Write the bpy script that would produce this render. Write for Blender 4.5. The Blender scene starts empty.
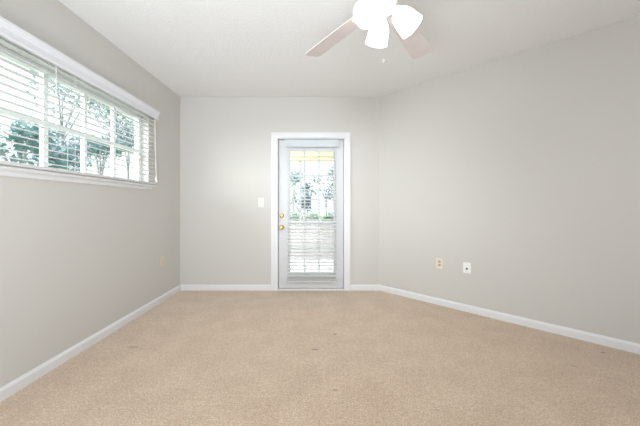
import bpy, bmesh, math, random
from mathutils import Vector, Matrix

SC = bpy.context.scene
COL = SC.collection
random.seed(7)

# ------------------------------------------------------------------ camera, world, lights, exposure
F, CX, CY, CAMZ, D = 282.0, 317.0, 206.0, 1.14, 3.82
H = 2.615                      # ceiling height
LX = -1.855                    # left wall plane
BX = 0.845                     # back wall ends here, the angled wall begins

cam_d = bpy.data.cameras.new('camera')
cam = bpy.data.objects.new('camera', cam_d)
COL.objects.link(cam)
cam.location = (0, 0, CAMZ)
cam.rotation_euler = (math.pi / 2, 0, 0)
cam_d.sensor_width = 36
cam_d.lens = F / 640 * 36
cam_d.shift_x = (320 - CX) / 640
cam_d.shift_y = -(213 - CY) / 640
cam_d.clip_start = 0.02
SC.camera = cam

world = bpy.data.worlds.new('overcast_sky')
SC.world = world
world.use_nodes = True
wn, wl = world.node_tree.nodes, world.node_tree.links
wn.clear()
wo = wn.new('ShaderNodeOutputWorld')
wb = wn.new('ShaderNodeBackground')
wb.inputs['Color'].default_value = (0.93, 0.97, 1.0, 1)
# thin overcast: brighter overhead than near the horizon
wt = wn.new('ShaderNodeTexCoord')
wsep = wn.new('ShaderNodeSeparateXYZ')
wmap = wn.new('ShaderNodeMapRange')
wmap.interpolation_type = 'SMOOTHSTEP'
wmap.inputs['From Min'].default_value = 0.35
wmap.inputs['From Max'].default_value = 0.75
wmap.inputs['To Min'].default_value = 1.5
wmap.inputs['To Max'].default_value = 5.0
wl.new(wt.outputs['Generated'], wsep.inputs[0])
wl.new(wsep.outputs['Z'], wmap.inputs['Value'])
wl.new(wmap.outputs['Result'], wb.inputs['Strength'])
wl.new(wb.outputs[0], wo.inputs[0])


def area(name, loc, rot, sx, sy, power, color=(1, 1, 1)):
    d = bpy.data.lights.new(name, 'AREA')
    d.shape = 'RECTANGLE'
    d.size, d.size_y = sx, sy
    d.energy, d.color = power, color
    o = bpy.data.objects.new(name, d)
    COL.objects.link(o)
    o.location = loc
    o.rotation_euler = rot
    return o


# the sun behind thin bright cloud, shining in through the left window
sd = bpy.data.lights.new('hazy_sun', 'SUN')
sd.energy, sd.angle, sd.color = 9.0, math.radians(50), (0.97, 0.985, 1.0)
so_ = bpy.data.objects.new('hazy_sun', sd)
COL.objects.link(so_)
so_.rotation_euler = Vector((0.66, 0.68, -0.32)).to_track_quat('-Z', 'Y').to_euler()

# unseen fill lights added behind the camera to brighten the room
area('rear_fill', (0.4, -1.5, 1.75), (math.radians(84), 0, 0), 3.2, 1.4, 3, (0.97, 0.985, 1.0))
area('ceiling_fill', (-0.75, -0.55, 0.5), (math.radians(147), 0, 0), 1.8, 1.2, 84, (0.86, 0.94, 1.0))  # added low down, aimed up to brighten the ceiling
fd = bpy.data.lights.new('forward_fill', 'SPOT')  # added spot that lifts the back wall and the far carpet
fd.energy, fd.spot_size, fd.spot_blend, fd.shadow_soft_size, fd.color = 200, math.radians(84), 1.0, 0.4, (0.88, 0.955, 1.0)
fo = bpy.data.objects.new('forward_fill', fd)
COL.objects.link(fo)
fo.location = (0.1, -0.7, 1.9)
fo.rotation_euler = Vector((-0.15, 1.0, 0.0)).to_track_quat('-Z', 'Y').to_euler()

SC.view_settings.view_transform = 'Standard'
SC.view_settings.look = 'None'
SC.view_settings.gamma = 1
SC.view_settings.use_curve_mapping = False
SC.view_settings.exposure = 0.0
SC.cycles.max_bounces = 10
SC.cycles.diffuse_bounces = 6


# ------------------------------------------------------------------ helpers
def px(x, y, Y):
    """The point at depth Y that the photograph shows at pixel x, y."""
    return Vector(((x - CX) / F * Y, Y, CAMZ + (CY - y) / F * Y))


def mat(name, color, rough=0.6, metal=0.0, bump=None, speckle=None, emit=None, spec=0.5, trans=0.0):
    """bump = (scale, strength, distance); speckle = (scale, dark colour, light colour)"""
    m = bpy.data.materials.new(name)
    m.use_nodes = True
    n, l = m.node_tree.nodes, m.node_tree.links
    b = n['Principled BSDF']
    b.inputs['Base Color'].default_value = (*color, 1)
    b.inputs['Roughness'].default_value = rough
    b.inputs['Metallic'].default_value = metal
    b.inputs['Specular IOR Level'].default_value = spec
    tc = n.new('ShaderNodeTexCoord')
    if speckle:
        t = n.new('ShaderNodeTexNoise')
        t.inputs['Scale'].default_value = speckle[0]
        t.inputs['Detail'].default_value = 3
        l.new(tc.outputs['Object'], t.inputs['Vector'])
        r = n.new('ShaderNodeValToRGB')
        r.color_ramp.elements[0].position = 0.36
        r.color_ramp.elements[1].position = 0.64
        r.color_ramp.elements[0].color = (*speckle[1], 1)
        r.color_ramp.elements[1].color = (*speckle[2], 1)
        l.new(t.outputs['Fac'], r.inputs['Fac'])
        l.new(r.outputs['Color'], b.inputs['Base Color'])
    if bump:
        t2 = n.new('ShaderNodeTexNoise')
        t2.inputs['Scale'].default_value = bump[0]
        t2.inputs['Detail'].default_value = 4
        l.new(tc.outputs['Object'], t2.inputs['Vector'])
        bn = n.new('ShaderNodeBump')
        bn.inputs['Strength'].default_value = bump[1]
        bn.inputs['Distance'].default_value = bump[2]
        l.new(t2.outputs['Fac'], bn.inputs['Height'])
        l.new(bn.outputs['Normal'], b.inputs['Normal'])
    if emit:
        b.inputs['Emission Color'].default_value = (*emit[0], 1)
        b.inputs['Emission Strength'].default_value = emit[1]
    if trans:
        out = n['Material Output']
        tr = n.new('ShaderNodeBsdfTranslucent')
        tr.inputs['Color'].default_value = (*color, 1)
        mx = n.new('ShaderNodeMixShader')
        mx.inputs[0].default_value = trans
        l.new(b.outputs[0], mx.inputs[1])
        l.new(tr.outputs[0], mx.inputs[2])
        l.new(mx.outputs[0], out.inputs['Surface'])
    return m


def glass_mat():
    m = bpy.data.materials.new('window_glass')
    m.use_nodes = True
    n, l = m.node_tree.nodes, m.node_tree.links
    n.remove(n['Principled BSDF'])
    out = n['Material Output']
    tr = n.new('ShaderNodeBsdfTransparent')
    tr.inputs['Color'].default_value = (0.95, 0.98, 0.97, 1)
    gl = n.new('ShaderNodeBsdfGlossy')
    gl.inputs['Roughness'].default_value = 0.02
    fr = n.new('ShaderNodeFresnel')
    fr.inputs['IOR'].default_value = 1.3
    geo = n.new('ShaderNodeNewGeometry')            # reflect at the outer faces only
    inv = n.new('ShaderNodeMath')
    inv.operation = 'SUBTRACT'
    inv.inputs[0].default_value = 1.0
    l.new(geo.outputs['Backfacing'], inv.inputs[1])
    fm = n.new('ShaderNodeMath')
    fm.operation = 'MULTIPLY'
    l.new(fr.outputs[0], fm.inputs[0])
    l.new(inv.outputs[0], fm.inputs[1])
    mx = n.new('ShaderNodeMixShader')
    l.new(fm.outputs[0], mx.inputs[0])
    l.new(tr.outputs[0], mx.inputs[1])
    l.new(gl.outputs[0], mx.inputs[2])
    l.new(mx.outputs[0], out.inputs['Surface'])
    return m


def carpet_mat():
    m = bpy.data.materials.new('beige_carpet')
    m.use_nodes = True
    n, l = m.node_tree.nodes, m.node_tree.links
    b = n['Principled BSDF']
    b.inputs['Roughness'].default_value = 0.95
    b.inputs['Specular IOR Level'].default_value = 0.15
    b.inputs['Sheen Weight'].default_value = 0.5
    b.inputs['Sheen Roughness'].default_value = 0.35
    tc = n.new('ShaderNodeTexCoord')

    def noise(scale, detail, rough=0.5):
        t = n.new('ShaderNodeTexNoise')
        t.inputs['Scale'].default_value = scale
        t.inputs['Detail'].default_value = detail
        t.inputs['Roughness'].default_value = rough
        l.new(tc.outputs['Object'], t.inputs['Vector'])
        return t

    def ramp(src, p0, c0, p1, c1):
        r = n.new('ShaderNodeValToRGB')
        e = r.color_ramp.elements
        e[0].position, e[1].position = p0, p1
        e[0].color, e[1].color = (*c0, 1), (*c1, 1)
        l.new(src, r.inputs['Fac'])
        return r

    def mul(a, b_, fac=1.0):
        x = n.new('ShaderNodeMix')
        x.data_type, x.blend_type = 'RGBA', 'MULTIPLY'
        x.inputs[0].default_value = fac
        l.new(a, x.inputs[6])
        l.new(b_, x.inputs[7])
        return x.outputs[2]

    tuft = noise(120, 4, 0.8)
    c1 = ramp(tuft.outputs['Fac'], 0.35, CARPET_DARK, 0.65, CARPET_LIGHT)
    clump = noise(34, 2, 0.6)
    c3 = ramp(clump.outputs['Fac'], 0.38, (0.90, 0.885, 0.87), 0.6, (1, 1, 1))
    nap = noise(4.5, 3)
    c2 = ramp(nap.outputs['Fac'], 0.38, (0.92, 0.905, 0.89), 0.62, (1, 1, 1))
    col = mul(mul(c1.outputs['Color'], c2.outputs['Color']), c3.outputs['Color'])
    # shade of furniture dents painted dark, and small stains: (x, y, rx, ry, depth of the mark)
    for (sx, sy, rx, ry, k) in DENT_SHADE_AND_STAINS:
        sep = n.new('ShaderNodeVectorMath')
        sep.operation = 'SUBTRACT'
        sep.inputs[1].default_value = (sx, sy, 0)
        l.new(tc.outputs['Object'], sep.inputs[0])
        sc = n.new('ShaderNodeVectorMath')
        sc.operation = 'MULTIPLY'
        sc.inputs[1].default_value = (1 / rx, 1 / ry, 0)
        l.new(sep.outputs[0], sc.inputs[0])
        ln = n.new('ShaderNodeVectorMath')
        ln.operation = 'LENGTH'
        l.new(sc.outputs[0], ln.inputs[0])
        r = ramp(ln.outputs['Value'], 0.55, (1 - k, 1 - k * 1.05, 1 - k * 1.1), 1.0, (1, 1, 1))
        col = mul(col, r.outputs['Color'])
    l.new(col, b.inputs['Base Color'])
    bn = n.new('ShaderNodeBump')
    bn.inputs['Strength'].default_value = 0.6
    bn.inputs['Distance'].default_value = 0.01
    l.new(tuft.outputs['Fac'], bn.inputs['Height'])
    l.new(bn.outputs['Normal'], b.inputs['Normal'])
    return m


def box(bm, x0, x1, y0, y1, z0, z1, M=None):
    vs = [bm.verts.new((x, y, z)) for z in (z0, z1) for y in (y0, y1) for x in (x0, x1)]
    for f in ((0, 2, 3, 1), (4, 5, 7, 6), (0, 1, 5, 4), (2, 6, 7, 3), (0, 4, 6, 2), (1, 3, 7, 5)):
        bm.faces.new([vs[i] for i in f])
    if M:
        for v in vs:
            v.co = M @ v.co


def prism(bm, poly, z0, z1):
    """an xy polygon (counter-clockwise) raised from z0 to z1"""
    lo = [bm.verts.new((x, y, z0)) for x, y in poly]
    hi = [bm.verts.new((x, y, z1)) for x, y in poly]
    k = len(poly)
    bm.faces.new(lo[::-1])
    bm.faces.new(hi)
    for i in range(k):
        j = (i + 1) % k
        bm.faces.new((lo[i], lo[j], hi[j], hi[i]))


def sweep(bm, prof, p0, p1, out):
    """A profile of (distance out from the wall, height) pairs run from p0 to p1 along the wall; out = unit vector into the room."""
    out = Vector(out)
    a = [bm.verts.new(Vector(p0) + out * u + Vector((0, 0, v))) for u, v in prof]
    b = [bm.verts.new(Vector(p1) + out * u + Vector((0, 0, v))) for u, v in prof]
    k = len(prof)
    bm.faces.new(a)
    bm.faces.new(b[::-1])
    for i in range(k):
        j = (i + 1) % k
        bm.faces.new((a[j], a[i], b[i], b[j]))


def lathe(bm, prof, segs=32, M=None, close=False):
    """prof = (radius, z) pairs round the z axis"""
    rings = []
    for r, z in prof:
        if r < 1e-6:
            rings.append([bm.verts.new((0, 0, z))])
        else:
            rings.append([bm.verts.new((r * math.cos(2 * math.pi * i / segs), r * math.sin(2 * math.pi * i / segs), z)) for i in range(segs)])
    vs = [v for r in rings for v in r]
    for A, B in zip(rings, rings[1:]):
        for i in range(segs):
            j = (i + 1) % segs
            if len(A) == 1 and len(B) == 1:
                continue
            if len(A) == 1:
                bm.faces.new((A[0], B[j], B[i]))
            elif len(B) == 1:
                bm.faces.new((A[i], A[j], B[0]))
            else:
                bm.faces.new((A[i], A[j], B[j], B[i]))
    if M:
        for v in vs:
            v.co = M @ v.co


def tube(bm, pts, r, segs=10):
    pts = [Vector(p) for p in pts]
    rings = []
    for i, p in enumerate(pts):
        d = (pts[min(i + 1, len(pts) - 1)] - pts[max(i - 1, 0)]).normalized()
        u = d.cross(Vector((0, 0, 1)))
        u = u.normalized() if u.length > 1e-4 else Vector((1, 0, 0))
        w = d.cross(u)
        rr = r[i] if isinstance(r, (list, tuple)) else r
        rings.append([bm.verts.new(p + (u * math.cos(2 * math.pi * k / segs) + w * math.sin(2 * math.pi * k / segs)) * rr) for k in range(segs)])
    for A, B in zip(rings, rings[1:]):
        for k in range(segs):
            j = (k + 1) % segs
            bm.faces.new((A[k], A[j], B[j], B[k]))
    bm.faces.new(rings[0][::-1])
    bm.faces.new(rings[-1])


def make(name, bm, m, parent=None, smooth=False, bevel=0.0, loc=None):
    bmesh.ops.recalc_face_normals(bm, faces=bm.faces)
    me = bpy.data.meshes.new(name)
    bm.to_mesh(me)
    bm.free()
    me.materials.append(m)
    if smooth:
        for p in me.polygons:
            p.use_smooth = True
    o = bpy.data.objects.new(name, me)
    COL.objects.link(o)
    if parent:
        o.parent = parent
    if loc:
        o.location = loc
    if bevel:
        b = o.modifiers.new('bevel', 'BEVEL')
        b.width, b.segments, b.limit_method = bevel, 2, 'ANGLE'
    return o


def struct(name, bm, m, parent=None, **k):
    o = make(name, bm, m, parent, **k)
    o['kind'] = 'structure'
    return o


def empty(name, loc=(0, 0, 0), rz=0.0, kind=None):
    o = bpy.data.objects.new(name, None)
    COL.objects.link(o)
    o.location = loc
    o.rotation_euler = (0, 0, rz)
    o.empty_display_size = 0.1
    if kind:
        o['kind'] = kind
    return o


def tag(o, label, cat, group=None):
    o['label'], o['category'] = label, cat
    if group:
        o['group'] = group
    return o


def dup(root, loc, rz, label=None):
    r = root.copy()
    COL.objects.link(r)
    r.location = loc
    r.rotation_euler = (0, 0, rz)
    if label:
        r['label'] = label
    for ch in list(root.children):
        c = ch.copy()
        COL.objects.link(c)
        c.parent = r
        for g in list(ch.children):
            d = g.copy()
            COL.objects.link(d)
            d.parent = c
    return r


# ------------------------------------------------------------------ materials
CARPET_DARK = (0.45, 0.315, 0.21)
CARPET_LIGHT = (0.96, 0.785, 0.62)


def floor_at(x, y):
    Y = CAMZ * F / (y - CY)
    return ((x - CX) / F * Y, Y)


DENT_SHADE_AND_STAINS = []
for (sx, sy, rx, ry, k) in ((315, 349.5, 0.034, 0.018, 0.42), (335, 334, 0.024, 0.018, 0.32), (335, 390, 0.02, 0.012, 0.3), (603, 352.5, 0.022, 0.012, 0.6),
                            (133, 347, 0.05, 0.02, 0.30), (296, 326.5, 0.05, 0.014, 0.12), (574, 366, 0.03, 0.012, 0.25)):
    X, Y = floor_at(sx, sy)
    DENT_SHADE_AND_STAINS.append((X, Y, rx, ry, k))

M_WALL = mat('greige_wall_paint', (0.61, 0.592, 0.565), 0.75, bump=(160, 0.10, 0.002), spec=0.25)
M_CEIL = mat('popcorn_ceiling', (0.82, 0.82, 0.82), 0.9, bump=(70, 0.5, 0.010), spec=0.1)
M_CARPET = carpet_mat()
M_TRIM = mat('white_gloss_trim', (0.77, 0.77, 0.785), 0.35)
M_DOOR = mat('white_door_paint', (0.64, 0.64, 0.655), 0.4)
M_SLAT = mat('white_vinyl_slat', (0.68, 0.68, 0.68), 0.45, trans=0.04)
M_VALANCE = mat('white_valance', (0.74, 0.74, 0.78), 0.4)
M_CORD = mat('white_cord', (0.78, 0.78, 0.76), 0.8)
M_BRASS = mat('polished_brass', (0.80, 0.58, 0.22), 0.25, metal=0.9)
M_ALMOND = mat('almond_plastic', (0.68, 0.62, 0.47), 0.4)
M_IVORY = mat('ivory_plastic', (0.76, 0.69, 0.58), 0.4)
M_WHITEPL = mat('white_plastic', (0.86, 0.86, 0.86), 0.35)
M_DARK = mat('dark_slot', (0.12, 0.10, 0.08), 0.6)
M_BROWNSOCK = mat('tan_socket', (0.48, 0.40, 0.30), 0.5)
M_SCREW = mat('screw_steel', (0.6, 0.58, 0.52), 0.35, metal=0.8)
M_GLASS = glass_mat()
M_VINYL = mat('white_vinyl_frame', (0.85, 0.86, 0.87), 0.4)
M_FANWHITE = mat('white_enamel', (0.86, 0.85, 0.84), 0.3)
M_BLADE = mat('whitewashed_blade', (0.66, 0.60, 0.59), 0.45, speckle=(6, (0.63, 0.57, 0.56), (0.69, 0.63, 0.62)))
M_SHADE = mat('lit_frosted_glass', (0.95, 0.95, 0.93), 0.4, emit=((1.0, 0.97, 0.92), 2.6))
M_BULB = mat('lit_bulb', (1, 1, 1), 0.4, emit=((1.0, 0.96, 0.9), 6.0))
M_HEADER = mat('cream_porch_header', (0.60, 0.52, 0.32), 0.6)
M_PORCH = mat('pale_porch_paint', (0.36, 0.325, 0.32), 0.7)
M_POST = mat('grey_porch_post', (0.33, 0.33, 0.32), 0.6)
M_DECK = mat('pale_concrete', (0.62, 0.61, 0.63), 0.85, bump=(40, 0.2, 0.003))
M_GROUND = mat('lawn_ground', (0.11, 0.14, 0.08), 0.95, speckle=(8, (0.08, 0.11, 0.05), (0.16, 0.18, 0.11)))
M_LEAF_T = mat('blue_green_leaf', (0.20, 0.33, 0.335), 0.5, trans=0.25)
M_LEAF_B = mat('slate_blue_leaf', (0.22, 0.30, 0.355), 0.5, trans=0.25)
M_LEAF_G = mat('bright_green_leaf', (0.26, 0.39, 0.26), 0.5, trans=0.25)
M_BARK = mat('grey_bark', (0.33, 0.34, 0.35), 0.9, speckle=(14, (0.26, 0.27, 0.28), (0.40, 0.41, 0.42)))
M_BLOCKER = mat('blocker_surface', (0.75, 0.72, 0.66), 0.9)

# ------------------------------------------------------------------ the room shell
T = 0.15
S = 2.7                                             # length of the angled wall along x and along -y
AX, AY = BX + S, D - S                              # where the angled wall ends
RY = -1.9                                           # rear wall
DX0, DX1, DZ1 = (277.2 - CX) / F * D, (344.8 - CX) / F * D, CAMZ + (CY - 138.0) / F * D     # door opening
WY0, WY1, WZ0, WZ1 = 0.75, 3.10, 1.375, 2.125       # window opening in the left wall

bm = bmesh.new()
prism(bm, [(LX - T, RY - T), (AX + T, RY - T), (AX + T, AY + 0.06), (BX + 0.06, D + T), (LX - T, D + T)], -0.12, 0.0)
struct('floor', bm, M_CARPET)
bm = bmesh.new()
prism(bm, [(LX - T, RY - T), (AX + T, RY - T), (AX + T, AY + 0.06), (BX + 0.06, D + T), (LX - T, D + T)], H, H + 0.12)
struct('ceiling', bm, M_CEIL)

bm = bmesh.new()
box(bm, LX - T, LX, RY, D, 0, WZ0)
box(bm, LX - T, LX, RY, D, WZ1, H)
box(bm, LX - T, LX, RY, WY0, WZ0, WZ1)
box(bm, LX - T, LX, WY1, D, WZ0, WZ1)
struct('wall_left', bm, M_WALL)
bm = bmesh.new()
box(bm, LX - T, DX0, D, D + T, 0, H)
box(bm, DX1, BX, D, D + T, 0, H)
box(bm, DX0, DX1, D, D + T, DZ1, H)
struct('wall_back', bm, M_WALL)
bm = bmesh.new()
q = T / math.sqrt(2)
prism(bm, [(BX, D), (AX, AY), (AX + q, AY + q), (BX + q, D + q), (BX, D + q)], 0, H)
struct('wall_right', bm, M_WALL)
bm = bmesh.new()
box(bm, AX, AX + T, RY, AY, 0, H)
struct('wall_far_right', bm, M_WALL)
bm = bmesh.new()
box(bm, LX - T, AX + T, RY - T, RY, 0, H)
struct('wall_rear', bm, M_WALL)

# baseboards: moulded profile
BP = [(0, 0), (0.014, 0), (0.014, 0.055), (0.011, 0.063), (0.006, 0.069), (0.004, 0.076), (0, 0.076)]
CAS0, CAS1, CAST = (271.3 - CX) / F * D, (350.3 - CX) / F * D, CAMZ + (CY - 132.6) / F * D
bm = bmesh.new()
sweep(bm, BP, (LX, RY, 0), (LX, D, 0), (1, 0, 0))
struct('baseboard_left', bm, M_TRIM)
bm = bmesh.new()
sweep(bm, BP, (LX + 0.014, D, 0), (CAS0, D, 0), (0, -1, 0))
sweep(bm, BP, (CAS1, D, 0), (BX, D, 0), (0, -1, 0))
struct('baseboard_back', bm, M_TRIM)
r2 = 1 / math.sqrt(2)
bm = bmesh.new()
sweep(bm, BP, (BX - 0.005, D + 0.005, 0), (AX, AY, 0), (-r2, -r2, 0))
struct('baseboard_right', bm, M_TRIM)
bm = bmesh.new()
sweep(bm, BP, (AX, AY, 0), (AX, RY, 0), (-1, 0, 0))
struct('baseboard_far_right', bm, M_TRIM)

# ------------------------------------------------------------------ the french door in the back wall
bm = bmesh.new()
w = DX0 - CAS0
for (a, b) in ((CAS0, DX0), (DX1, CAS1)):
    box(bm, a, b, D - 0.016, D, 0, CAST)
    s = 1 if a == CAS0 else -1
    o0 = a if s == 1 else b
    box(bm, min(o0, o0 + s * 0.018), max(o0, o0 + s * 0.018), D - 0.022, D - 0.016, 0, CAST)
box(bm, DX0, DX1, D - 0.016, D, DZ1, CAST)
box(bm, CAS0 + 0.018, CAS1 - 0.018, D - 0.022, D - 0.016, CAST - 0.018, CAST)
struct('trim_1', bm, M_TRIM)

door = empty('door_1', (0, D, 0), kind='structure')
# everything below is relative to (0, D, 0)
LY = 0.030                                          # leaf face, set back from the wall face
K = F / (D + LY)
lx0, lx1, lz0, lz1 = DX0 + 0.023, DX1 - 0.020, 0.022, DZ1 - 0.028
gx0, gx1 = (290.2 - CX) / K, (333.4 - CX) / K
gz0, gz1 = CAMZ + (CY - 272.5) / K, CAMZ + (CY - 151.0) / K
bm = bmesh.new()
jt = 0.010
box(bm, DX0, DX0 + jt, 0.0, T, 0, DZ1)
box(bm, DX1 - jt, DX1, 0.0, T, 0, DZ1)
box(bm, DX0 + jt, DX1 - jt, 0.0, T, DZ1 - jt, DZ1)
box(bm, DX0 + jt, DX0 + jt + 0.035, LY + 0.046, LY + 0.066, 0, DZ1 - jt)
box(bm, DX1 - jt - 0.035, DX1 - jt, LY + 0.046, LY + 0.066, 0, DZ1 - jt)
box(bm, DX0 + jt + 0.035, DX1 - jt - 0.035, LY + 0.046, LY + 0.066, DZ1 - jt - 0.04, DZ1 - jt)
make('door_frame', bm, M_TRIM, door)
bm = bmesh.new()
y0, y1 = LY, LY + 0.044
box(bm, lx0, gx0, y0, y1, lz0, lz1)
box(bm, gx1, lx1, y0, y1, lz0, lz1)
box(bm, gx0, gx1, y0, y1, lz0, gz0)
box(bm, gx0, gx1, y0, y1, gz1, lz1)
leaf = make('door_leaf', bm, M_DOOR, door)
bm = bmesh.new()
fw = 0.028                                          # raised moulding round the glazing
box(bm, gx0 - fw, gx0, y0 - 0.008, y0, gz0 - fw, gz1 + fw)
box(bm, gx1, gx1 + fw, y0 - 0.008, y0, gz0 - fw, gz1 + fw)
box(bm, gx0, gx1, y0 - 0.008, y0, gz0 - fw, gz0)
box(bm, gx0, gx1, y0 - 0.008, y0, gz1, gz1 + fw)
make('glazing_frame', bm, M_DOOR, leaf, bevel=0.003)
bm = bmesh.new()
for i in (1, 2):
    x = gx0 + (gx1 - gx0) * i / 3
    box(bm, x - 0.010, x + 0.010, y0 + 0.006, y0 + 0.038, gz0, gz1)
for i in range(1, 5):
    z = gz0 + (gz1 - gz0) * i / 5
    box(bm, gx0, gx1, y0 + 0.007, y0 + 0.037, z - 0.010, z + 0.010)
make('muntin_grid', bm, M_DOOR, leaf)
bm = bmesh.new()
box(bm, gx0, gx1, y0 + 0.020, y0 + 0.024, gz0, gz1)
make('glass_pane', bm, M_GLASS, leaf)
RX = Matrix.Rotation(math.radians(90), 4, 'X')       # lathe axis z -> -y (into the room)
kx = (281.8 - CX) / K
kz, dz = CAMZ + (CY - 227.3) / K, CAMZ + (CY - 215.6) / K
bm = bmesh.new()
lathe(bm, [(0, 0), (0.033, 0), (0.033, 0.004), (0.026, 0.010), (0.012, 0.014), (0.011, 0.030), (0.016, 0.036), (0.027, 0.044), (0.029, 0.052), (0.025, 0.062), (0.012, 0.067), (0, 0.068)],
      28, Matrix.Translation((kx, LY, kz)) @ RX)
k_o = make('door_knob', bm, M_BRASS, door, smooth=True)
k_o['label'] = 'round brass door knob'
bm = bmesh.new()
lathe(bm, [(0, 0), (0.030, 0), (0.030, 0.005), (0.024, 0.013), (0.010, 0.015), (0, 0.015)], 28, Matrix.Translation((kx, LY, dz)) @ RX)
d_o = make('deadbolt', bm, M_BRASS, door, smooth=True)
d_o['label'] = 'brass deadbolt with thumb turn'
bm = bmesh.new()
box(bm, kx - 0.005, kx + 0.005, LY - 0.034, LY - 0.015, dz - 0.017, dz + 0.017)
make('thumb_turn', bm, M_BRASS, d_o, bevel=0.003)
bm = bmesh.new()
prism_pts = [(-0.012, 0), (T, 0), (T, 0.012), (0.02, 0.018), (0.0, 0.016)]
a = [bm.verts.new((DX0 + jt, u, v)) for u, v in prism_pts]
b = [bm.verts.new((DX1 - jt, u, v)) for u, v in prism_pts]
bm.faces.new(a)
bm.faces.new(b[::-1])
for i in range(5):
    j = (i + 1) % 5
    bm.faces.new((a[j], a[i], b[i], b[j]))
make('threshold', bm, mat('pale_aluminium', (0.72, 0.71, 0.70), 0.4, metal=0.3), door)

# ------------------------------------------------------------------ the window in the left wall
win = empty('window_1', (LX, 0, 0), kind='structure')
XO, XI = -0.125, -0.075                             # sash depth in the wall
bm = bmesh.new()
f = 0.045
box(bm, XO, XI, WY0, WY0 + f, WZ0, WZ1)
box(bm, XO, XI, WY1 - f, WY1, WZ0, WZ1)
box(bm, XO, XI, WY0 + f, WY1 - f, WZ0, WZ0 + f)
box(bm, XO, XI, WY0 + f, WY1 - f, WZ1 - f, WZ1)
wf = make('window_frame', bm, M_VINYL, win, bevel=0.004)
bm = bmesh.new()
for y, hw in ((1.27, 0.014), (1.63, 0.014), (2.015, 0.017), (2.36, 0.014), (2.70, 0.014)):
    box(bm, XO + 0.012, XI - 0.006, y - hw, y + hw, WZ0 + f, WZ1 - f)
make('mullion_bars', bm, M_VINYL, win)
bm = bmesh.new()
box(bm, XO + 0.010, XI - 0.004, WY0 + f, WY1 - f, 1.715, 1.745)
make('meeting_rail', bm, M_VINYL, win)
bm = bmesh.new()
box(bm, -0.104, -0.100, WY0 + f, WY1 - f, WZ0 + f, WZ1 - f)
make('glass_pane', bm, M_GLASS, win)
bm = bmesh.new()                                    # stool and apron under the blind
sweep(bm, [(-0.075, 1.352), (0.045, 1.352), (0.052, 1.357), (0.052, 1.370), (0.045, 1.376), (-0.075, 1.376)], (0, WY0 - 0.05, 0), (0, 3.165, 0), (1, 0, 0))
make('window_sill', bm, M_TRIM, win)
bm = bmesh.new()
sweep(bm, [(0, 1.318), (0.012, 1.318), (0.018, 1.326), (0.018, 1.352), (0, 1.352)], (0, WY0 - 0.03, 0), (0, 3.15, 0), (1, 0, 0))
make('apron', bm, M_TRIM, win)


# ------------------------------------------------------------------ blinds
def slat_mesh(length, depth, thick=0.0042):
    """a slightly crowned slat along local x, centred"""
    bm = bmesh.new()
    k = 6
    top, bot = [], []
    for e in (-length / 2, length / 2):
        t_, b_ = [], []
        for i in range(k + 1):
            u = -1 + 2 * i / k
            z = 0.0035 * (1 - u * u)
            t_.append(bm.verts.new((e, u * depth / 2, z + thick / 2)))
            b_.append(bm.verts.new((e, u * depth / 2, z - thick / 2)))
        top.append(t_)
        bot.append(b_)
    for i in range(k):
        bm.faces.new((top[0][i], top[1][i], top[1][i + 1], top[0][i + 1]))
        bm.faces.new((bot[0][i], bot[0][i + 1], bot[1][i + 1], bot[1][i]))
    for e in (0, 1):
        bm.faces.new(top[e] + bot[e][::-1])
    bm.faces.new((top[0][0], bot[0][0], bot[1][0], top[1][0]))
    bm.faces.new((top[0][-1], top[1][-1], bot[1][-1], bot[0][-1]))
    bmesh.ops.recalc_face_normals(bm, faces=bm.faces)
    return bm


def add_slats(parent, length, depth, zs, tilt):
    first = make('slat', slat_mesh(length, depth), M_SLAT, parent)
    first.location = (0, 0, zs[0])
    first.rotation_euler = (tilt, 0, 0)
    for z in zs[1:]:
        o = first.copy()
        COL.objects.link(o)
        o.parent = parent
        o.location = (0, 0, z)


def ladder(parent, x, z0, z1, d):
    bm = bmesh.new()
    for y in (-d, d):
        tube(bm, [(x, y, z0), (x, y, z1)], 0.0011, 6)
    make('ladder_cord', bm, M_CORD, parent)


# the blind over the window: local x runs along the wall (towards -y in the world), local y into the wall
VZ0, VZ1 = 2.095, 2.190
by0, by1 = 0.62, 3.13                               # blind ends along the wall
blen = by1 - by0
wb_ = empty('window_blind', (LX + 0.048, (by0 + by1) / 2, 1.40), math.radians(90))
tag(wb_, 'white horizontal slat blind with moulded valance over the long left window', 'blind')
# rotated +90 about z: local x -> world y, local y -> world -x (towards the wall)
zs = [0.022 + 0.0468 * i for i in range(15)]
add_slats(wb_, blen - 0.012, 0.050, zs, math.radians(9))
bm = bmesh.new()
box(bm, -blen / 2 + 0.006, blen / 2 - 0.006, -0.025, 0.025, -0.022, -0.002)
make('bottom_rail', bm, M_SLAT, wb_, bevel=0.004)
bm = bmesh.new()
box(bm, -blen / 2 + 0.004, blen / 2 - 0.004, -0.028, 0.028, VZ0 - 1.40 + 0.025, VZ1 - 1.40 - 0.012)
make('headrail', bm, M_VALANCE, wb_)
bm = bmesh.new()
h0, h1 = VZ0 - 1.40, VZ1 - 1.40
vp = [(0.032, h0), (0.044, h0), (0.046, h0 + 0.020), (0.040, h0 + 0.026), (0.040, h0 + 0.052), (0.046, h0 + 0.062), (0.054, h0 + 0.074), (0.058, h0 + 0.080), (0.058, h1), (0.032, h1)]
sweep(bm, vp, (-blen / 2 - 0.016, 0, 0), (blen / 2 + 0.016, 0, 0), (0, -1, 0))
for s in (-1, 1):                                   # returns to the wall
    box(bm, s * (blen / 2 + 0.010) - 0.006, s * (blen / 2 + 0.010) + 0.006, -0.032, 0.046, h0, h1)
make('valance', bm, M_VALANCE, wb_)
for x in (-1.05, -0.42, 0.20, 0.66, 1.10):
    ladder(wb_, x, -0.003, h0 + 0.03, 0.0275)
bm = bmesh.new()
cx_ = blen / 2 - 0.045
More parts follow.
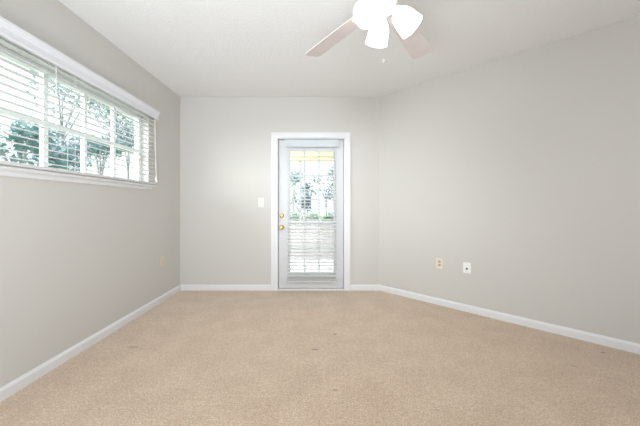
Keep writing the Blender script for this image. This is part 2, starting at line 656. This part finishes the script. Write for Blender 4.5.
tube(bm, [(cx_ - 0.004, -0.031, h0 + 0.028), (cx_ + 0.004, -0.034, 0.35), (cx_ + 0.016, -0.037, 0.055)], 0.0014, 6)
tube(bm, [(cx_ + 0.006, -0.031, h0 + 0.028), (cx_ + 0.012, -0.034, 0.35), (cx_ + 0.028, -0.037, 0.035)], 0.0014, 6)
pc = make('pull_cord', bm, M_CORD, wb_)
bm = bmesh.new()
lathe(bm, [(0, 0.0), (0.010, 0.0), (0.011, 0.006), (0.006, 0.030), (0.003, 0.036), (0, 0.036)], 14, Matrix.Translation((cx_ + 0.016, -0.037, 0.022)))
lathe(bm, [(0, 0.0), (0.010, 0.0), (0.011, 0.006), (0.006, 0.030), (0.003, 0.036), (0, 0.036)], 14, Matrix.Translation((cx_ + 0.028, -0.037, 0.002)))
make('cord_tassel', bm, M_WHITEPL, pc, smooth=True)
bm = bmesh.new()
tube(bm, [(0.04, -0.036, h0 + 0.03), (0.04, -0.036, 0.28)], 0.0022, 8)
make('tilt_wand', bm, M_CORD, wb_)

# the blind on the door
YB = D - 0.010
kb = F / YB
bx0, bx1 = (287.6 - CX) / kb, (336.2 - CX) / kb
bz0, bz1 = CAMZ + (CY - 281.6) / kb, CAMZ + (CY - 140.2) / kb
db = empty('door_blind', ((bx0 + bx1) / 2, YB, bz0))
tag(db, 'white horizontal slat blind hung on the glazed door', 'blind')
bl = bx1 - bx0
htop = bz1 - bz0
zs = [0.036 + 0.0447 * i for i in range(39)]
zs = [z for z in zs if z < htop - 0.105]
zs[0] = 0.034
add_slats(db, bl, 0.048, zs, math.radians(9))
bm = bmesh.new()
box(bm, -bl / 2 - 0.004, bl / 2 + 0.004, -0.024, 0.024, 0.0, 0.020)
make('bottom_rail', bm, M_SLAT, db, bevel=0.004)
bm = bmesh.new()
vw = (338 - 285.6) / kb / 2
box(bm, -vw + 0.012, vw - 0.012, -0.024, 0.030, htop - 0.055, htop - 0.005)
make('headrail', bm, M_VALANCE, db)
bm = bmesh.new()
h0, h1 = htop - 0.095, htop
sweep(bm, [(0.026, h0), (0.036, h0), (0.038, h0 + 0.018), (0.034, h0 + 0.024), (0.034, h0 + 0.06), (0.042, h0 + 0.08), (0.042, h1), (0.026, h1)],
      (-vw, 0, 0), (vw, 0, 0), (0, -1, 0))
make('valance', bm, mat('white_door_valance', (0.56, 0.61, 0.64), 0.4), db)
for x in (-bl / 2 + 0.07, 0.0, bl / 2 - 0.07):
    ladder(db, x, 0.018, htop - 0.05, 0.0265)
for s in (-1, 1):                                   # hold-down brackets at the foot of the door
    bm = bmesh.new()
    xx = s * (bl / 2 + 0.010)
    box(bm, xx - 0.006, xx + 0.006, -0.010, 0.032, 0.004, 0.016)
    make('hold_down_bracket', bm, M_SCREW, db)

# ------------------------------------------------------------------ ceiling fan
FX, FY, BZ = 0.368, 1.52, 2.255
fan = empty('ceiling_fan', (FX, FY, H))
tag(fan, 'white five bladed ceiling fan with three lit glass shades on the ceiling', 'ceiling fan')


def zz(z):
    return z - H


bm = bmesh.new()
lathe(bm, [(0, zz(H)), (0.066, zz(H)), (0.068, zz(H) - 0.012), (0.058, zz(H) - 0.040), (0.030, zz(H) - 0.058), (0.014, zz(H) - 0.062), (0, zz(H) - 0.062)], 32)
make('canopy', bm, M_FANWHITE, fan, smooth=True)
bm = bmesh.new()
tube(bm, [(0, 0, zz(H) - 0.05), (0, 0, zz(2.42))], 0.012, 14)
make('downrod', bm, M_FANWHITE, fan, smooth=True)
bm = bmesh.new()
lathe(bm, [(0, zz(2.44)), (0.030, zz(2.44)), (0.060, zz(2.425)), (0.108, zz(2.40)), (0.118, zz(2.375)), (0.116, zz(2.325)), (0.100, zz(2.300)), (0.072, zz(2.292)), (0.066, zz(2.275)), (0, zz(2.275))], 40)
make('motor_housing', bm, M_FANWHITE, fan, smooth=True)
bm = bmesh.new()
lathe(bm, [(0, zz(2.276)), (0.056, zz(2.276)), (0.060, zz(2.262)), (0.060, zz(2.220)), (0.050, zz(2.206)), (0.036, zz(2.198)), (0.036, zz(2.184)), (0.020, zz(2.168)), (0.006, zz(2.160)), (0, zz(2.160))], 32)
body = make('light_fitting', bm, M_FANWHITE, fan, smooth=True)

A0 = 53.5


def blade_bm():
    """along local x from the hub"""
    bm = bmesh.new()
    prof = [(0.155, 0.046), (0.20, 0.055), (0.30, 0.060), (0.42, 0.064), (0.54, 0.067), (0.66, 0.068), (0.692, 0.064), (0.703, 0.050)]
    outline = [(x, -w_) for x, w_ in prof] + [(0.706, 0)] + [(x, w_) for x, w_ in prof[::-1]]
    lo = [bm.verts.new((x, y, -0.003)) for x, y in outline]
    hi = [bm.verts.new((x, y, 0.003)) for x, y in outline]
    bm.faces.new(lo[::-1])
    bm.faces.new(hi)
    for i in range(len(outline)):
        j = (i + 1) % len(outline)
        bm.faces.new((lo[i], lo[j], hi[j], hi[i]))
    return bm


def iron_bm():
    bm = bmesh.new()
    box(bm, 0.060, 0.165, -0.014, 0.014, -0.004, 0.002)
    prism(bm, [(0.150, -0.016), (0.185, -0.038), (0.225, -0.038), (0.235, 0), (0.225, 0.038), (0.185, 0.038), (0.150, 0.016)], -0.0075, -0.0032)
    return bm


b0 = i0 = None
for k in range(5):
    ang = math.radians(A0 + 72 * k)
    rot = Matrix.Rotation(ang, 4, 'Z') @ Matrix.Rotation(math.radians(-11), 4, 'X')
    if b0 is None:
        b0 = make('fan_blade', blade_bm(), M_BLADE, fan)
        i0 = make('blade_iron', iron_bm(), M_FANWHITE, b0)
        bo = b0
    else:
        bo = b0.copy()
        COL.objects.link(bo)
        bo.parent = fan
        io = i0.copy()
        COL.objects.link(io)
        io.parent = bo
    bo.location = (0, 0, zz(BZ))
    bo.rotation_euler = rot.to_euler()

s0 = None
for az, dip in ((96, 42), (216, 40), (350, 50)):
    ang = math.radians(az)
    tilt = math.radians(dip)                        # below the horizontal
    d = Vector((math.cos(ang) * math.cos(tilt), math.sin(ang) * math.cos(tilt), -math.sin(tilt)))
    q_ = d.to_track_quat('Z', 'Y')
    M = Matrix.Translation(Vector((0, 0, zz(2.212))) + Vector((math.cos(ang), math.sin(ang), 0)) * 0.035) @ q_.to_matrix().to_4x4()
    bm = bmesh.new()
    lathe(bm, [(0, 0), (0.013, 0), (0.013, 0.022), (0.026, 0.026), (0.028, 0.046), (0, 0.046)], 20, M)
    make('lamp_holder', bm, M_FANWHITE, body, smooth=True)
    bm = bmesh.new()
    out_ = [(0.026, 0.034), (0.034, 0.046), (0.048, 0.066), (0.056, 0.090), (0.060, 0.118), (0.062, 0.144), (0.066, 0.163)]
    prof = out_ + [(r_ - 0.003, z_) for r_, z_ in out_[::-1]]
    lathe(bm, prof, 32, M)
    sh = make('lamp_shade', bm, M_SHADE, fan, smooth=True)
    bm = bmesh.new()
    lathe(bm, [(0, 0.046), (0.012, 0.048), (0.014, 0.064), (0.024, 0.084), (0.029, 0.104), (0.024, 0.124), (0.012, 0.133), (0, 0.135)], 20, M)
    make('light_bulb', bm, M_BULB, sh, smooth=True)
    ld = bpy.data.lights.new('fan_lamp', 'SPOT')
    ld.energy, ld.shadow_soft_size, ld.color = 27.0, 0.05, (0.93, 0.97, 1.0)
    ld.spot_size, ld.spot_blend = math.radians(130), 1.0
    lo = bpy.data.objects.new('fan_lamp', ld)
    COL.objects.link(lo)
    lo.parent = fan
    lo.location = M @ Vector((0, 0, 0.150))
    lo.rotation_euler = d.to_track_quat('-Z', 'Y').to_euler()

# small round plate on the ceiling beyond the fan
Yp = (H - CAMZ) * F / (CY - 61.0)
bm = bmesh.new()
lathe(bm, [(0, 0), (0.034, 0), (0.034, -0.004), (0.026, -0.010), (0.014, -0.012), (0.012, -0.022), (0, -0.024)], 24)
tag(make('ceiling_fitting', bm, M_WHITEPL, smooth=True, loc=((383.5 - CX) / F * Yp, Yp, H)),
    'tiny round white fitting on the ceiling beyond the fan lights', 'ceiling fitting')


# ------------------------------------------------------------------ outlets and switch: local -y faces the room, origin on the wall
def plate(name, m, loc, rz, label, cat, w=0.074, h=0.118):
    o = empty(name, loc, rz)
    tag(o, label, cat)
    bm = bmesh.new()
    box(bm, -w / 2, w / 2, -0.006, 0, -h / 2, h / 2)
    make('cover_plate', bm, m, o, bevel=0.003)
    return o


def screw(parent, z):
    bm = bmesh.new()
    lathe(bm, [(0, 0), (0.0032, 0), (0.0028, 0.0016), (0, 0.002)], 12, Matrix.Translation((0, -0.006, z)) @ RX)
    make('screw', bm, M_SCREW, parent)


def socket(parent, z, m, ms):
    bm = bmesh.new()
    pts = []
    for k in range(24):
        t_ = 2 * math.pi * k / 24
        pts.append((0.017 * math.cos(t_), max(-0.0135, min(0.0135, 0.017 * math.sin(t_)))))
    lo = [bm.verts.new((x, -0.006, z + y)) for x, y in pts]
    hi = [bm.verts.new((x, -0.0085, z + y)) for x, y in pts]
    bm.faces.new(hi)
    for i in range(24):
        j = (i + 1) % 24
        bm.faces.new((lo[i], lo[j], hi[j], hi[i]))
    so = make('socket', bm, m, parent)
    for (x0, x1, a0, a1) in ((-0.0075, -0.0052, 0.000, 0.009), (0.0052, 0.0075, 0.001, 0.008), (-0.0025, 0.0025, -0.009, -0.004)):
        bm = bmesh.new()
        box(bm, x0, x1, -0.0090, -0.0083, z + a0, z + a1)
        make('slot', bm, ms, so)


def right_wall(pxx, pyy):
    t_ = (pxx - CX) / F
    s = (D * t_ - BX) / (1 + t_)
    Y = D - s
    return (BX + s, Y, CAMZ + (CY - pyy) / F * Y)


o = plate('power_outlet', M_IVORY, right_wall(439.6, 263.3), math.radians(-45), 'cream duplex power outlet low on the angled right wall', 'outlet', 0.080, 0.118)
socket(o, 0.0195, M_BROWNSOCK, M_DARK)
socket(o, -0.0195, M_BROWNSOCK, M_DARK)
screw(o, 0)
o = plate('wall_jack', M_WHITEPL, right_wall(467.0, 267.7), math.radians(-45), 'bright white jack plate with one dark centre port on right wall', 'wall jack', 0.076, 0.114)
bm = bmesh.new()
lathe(bm, [(0, 0), (0.011, 0), (0.011, 0.003), (0.0065, 0.0035), (0.0065, 0.010), (0, 0.010)], 20, Matrix.Translation((0, -0.006, -0.010)) @ RX)
j_ = make('jack_port', bm, M_DARK, o)
j_['label'] = 'dark round port'
screw(o, 0.044)
screw(o, -0.044)
t_ = (161.8 - CX) / F
Yl = LX / t_
o = plate('power_outlet', M_ALMOND, (LX, Yl, CAMZ + (CY - 261.5) / F * Yl), math.radians(90), 'almond duplex power outlet low on the left wall', 'outlet', 0.078, 0.122)
socket(o, 0.0195, M_ALMOND, M_DARK)
socket(o, -0.0195, M_ALMOND, M_DARK)
screw(o, 0)
p = px(261.2, 202.3, D)
o = plate('light_switch', mat('soft_white_plastic', (0.74, 0.735, 0.69), 0.4), (p.x, D, p.z), 0, 'white toggle light switch on the back wall beside the door', 'light switch', 0.084, 0.132)
bm = bmesh.new()
box(bm, -0.007, 0.007, -0.0072, -0.006, -0.013, 0.013)
make('toggle_slot', bm, mat('switch_slot_shadow', (0.55, 0.54, 0.52), 0.5), o)
bm = bmesh.new()
box(bm, -0.0045, 0.0045, -0.012, 0.004, -0.010, 0.010, Matrix.Translation((0, -0.008, 0.003)) @ Matrix.Rotation(math.radians(-30), 4, 'X'))
make('toggle', bm, M_WHITEPL, o, bevel=0.0015)
screw(o, 0.044)
screw(o, -0.044)

# ------------------------------------------------------------------ outside: porch behind the door, trees beyond
GZ = -0.30
bm = bmesh.new()
box(bm, -30, 30, -10, 40, GZ - 0.1, GZ)
struct('ground', bm, M_GROUND)
PY = 6.3
bm = bmesh.new()
box(bm, -3.2, 3.2, D + T, PY + 0.15, GZ, -0.05)
struct('porch_floor', bm, M_DECK)
bm = bmesh.new()
pz = CAMZ + (CY - 221) / F * PY
box(bm, -3.0, 3.0, PY, PY + 0.12, -0.05, pz - 0.04)
box(bm, -3.02, 3.02, PY - 0.03, PY + 0.15, pz - 0.04, pz)
struct('porch_half_wall', bm, M_PORCH)
bm = bmesh.new()
hz = CAMZ + (CY - 160.5) / F * PY
box(bm, -3.0, 3.0, PY, PY + 0.12, hz, hz + 0.34)
box(bm, -3.0, 3.0, PY - 0.015, PY, hz + 0.08, hz + 0.10)
struct('porch_header', bm, M_HEADER)
bm = bmesh.new()                                    # unseen block added above the room to keep sun off the porch
box(bm, LX - T, AX + T, RY - T, D + T, H + 0.12, H + 2.7)
struct('sun_blocker', bm, M_BLOCKER)
for i, x in enumerate((300.3, 300.3 - 110, 300.3 + 110)):
    bm = bmesh.new()
    xc = (x - CX) / F * PY
    box(bm, xc - 0.022, xc + 0.022, PY + 0.02, PY + 0.10, pz, hz)
    struct('porch_post', bm, M_POST)


def tree(name, loc, h, trunk_r, blobs, n, leaf, m, label, cat, group, seed):
    """blobs = crown lobes (dx, dy, z, rx, rz); n leaves each"""
    rnd = random.Random(seed)
    root = empty(name, loc)
    tag(root, label, cat, group)
    bm = bmesh.new()
    top = max(b_[2] for b_ in blobs)
    if trunk_r > 0:
        tube(bm, [(0, 0, 0), (0.04, 0.02, h * 0.35), (-0.03, 0.03, h * 0.7), (0.02, 0, min(h, top))], [trunk_r, trunk_r * 0.8, trunk_r * 0.55, trunk_r * 0.2], 10)
    for b_ in blobs:
        tube(bm, [(0, 0, max(0.02, b_[2] - b_[4] * 1.1) * 0.75), (b_[0] * 0.5, b_[1] * 0.5, b_[2] - b_[4] * 0.5), (b_[0], b_[1], b_[2])], [max(0.010, trunk_r * 0.3), max(0.008, trunk_r * 0.16), 0.006], 6)
    make('trunk' if trunk_r > 0.03 else 'stems', bm, M_BARK, root, smooth=True)
    bm = bmesh.new()
    for (dx, dy, cz, rx, rz_) in blobs:
        for _ in range(n):
            while True:
                v = Vector((rnd.uniform(-1, 1), rnd.uniform(-1, 1), rnd.uniform(-1, 1)))
                if 0.25 < v.length < 1:
                    break
            c = Vector((dx + v.x * rx, dy + v.y * rx, cz + v.z * rz_))
            R = Matrix.Rotation(rnd.uniform(0, 6.3), 3, 'Z') @ Matrix.Rotation(rnd.uniform(-0.9, 0.9), 3, 'X')
            s = leaf * rnd.uniform(0.7, 1.3)
            q = [Vector((0, -s, 0)), Vector((s * 0.45, -s * 0.1, s * 0.12)), Vector((0, s, 0)), Vector((-s * 0.45, -s * 0.1, s * 0.12))]
            vs = [bm.verts.new(c + R @ t2) for t2 in q]
            bm.faces.new((vs[0], vs[1], vs[2]))
            bm.faces.new((vs[0], vs[2], vs[3]))
    make('foliage', bm, m, root)
    return root


rnd = random.Random(3)
TREES = [   # seen through the left window: (pixel x, pixel y of the crown's middle, distance to the left of the room, radius, material)
    (62, 145, 4.2, 0.62, M_LEAF_B), (100, 150, 4.6, 0.60, M_LEAF_T), (20, 150, 3.6, 0.55, M_LEAF_T), (128, 138, 6.0, 0.8, M_LEAF_B), (62, 95, 7.5, 1.0, M_LEAF_B), (112, 112, 9.0, 1.0, M_LEAF_T),
]
TREE_LABELS = ['slate blue leafy tree low in the second window pane from the photo\'s left edge',
               'teal leafy tree low in the third window pane from the photo\'s left edge',
               'teal leafy tree low in the leftmost visible window pane',
               'bluish leafy tree in the window pane nearest the right end of the blind',
               'tall far bluish tree rising above the middle rail in the second window pane',
               'tall far teal tree above the middle rail between third and fourth window panes']
PT_LABELS = ['teal tree in the left column of door panes',
             'farther slender bluish tree in the middle column of door panes',
             'bluish tree in the right column of door panes',
             'short bushy tree low between left and middle columns of door panes']
for i, (tx, ty, dl, r, m) in enumerate(TREES):
    X = LX - dl
    Y = X * F / (tx - CX)
    z = CAMZ + (CY - ty) / F * Y
    blobs = [(0, 0, z - GZ, r, r * 0.9)] + [(rnd.uniform(-r, r), rnd.uniform(-r, r), z - GZ + rnd.uniform(-0.6, 0.5) * r, r * 0.6, r * 0.5) for _ in range(4)]
    tree('garden_tree', (X, Y, GZ), z - GZ, 0.07 + 0.02 * (i % 3), blobs, 125, 0.095, m,
         TREE_LABELS[i], 'tree', 'trees outside the left window', 20 + i)
PT = [(294, 188, 11.0, 0.55, M_LEAF_T), (311, 188, 13.2, 0.42, M_LEAF_B), (326, 184, 11.8, 0.50, M_LEAF_B), (305, 206, 9.3, 0.33, M_LEAF_B)]
for i, (tx, ty, Y, r, m) in enumerate(PT):
    c = px(tx, ty, Y)
    blobs = [(0, 0, c.z - GZ, r * 0.8, r * 1.1)] + [(rnd.uniform(-r, r) * 0.7, rnd.uniform(-r, r), c.z - GZ + rnd.uniform(-1.1, 1.0) * r, r * 0.5, r * 0.5) for _ in range(3)]
    tree('garden_tree', (c.x, Y, GZ), c.z - GZ, 0.05, blobs, 85, 0.085, m,
         PT_LABELS[i], 'tree', 'trees beyond the porch', 60 + i)
for i, tx in enumerate((294, 311.5, 329)):
    c = px(tx, 217, 8.0)
    tree('garden_shrub', (c.x, 8.0, GZ), c.z - GZ, 0.02, [(-0.06, 0, c.z - GZ - 0.1, 0.17, 0.16), (0.06, 0.03, c.z - GZ - 0.02, 0.17, 0.13)], 260, 0.05, M_LEAF_G,
         'low green shrub beyond the porch wall, seen in the %s column of door panes' % ('left', 'middle', 'right')[i], 'shrub', 'shrubs beyond the porch', 90 + i)
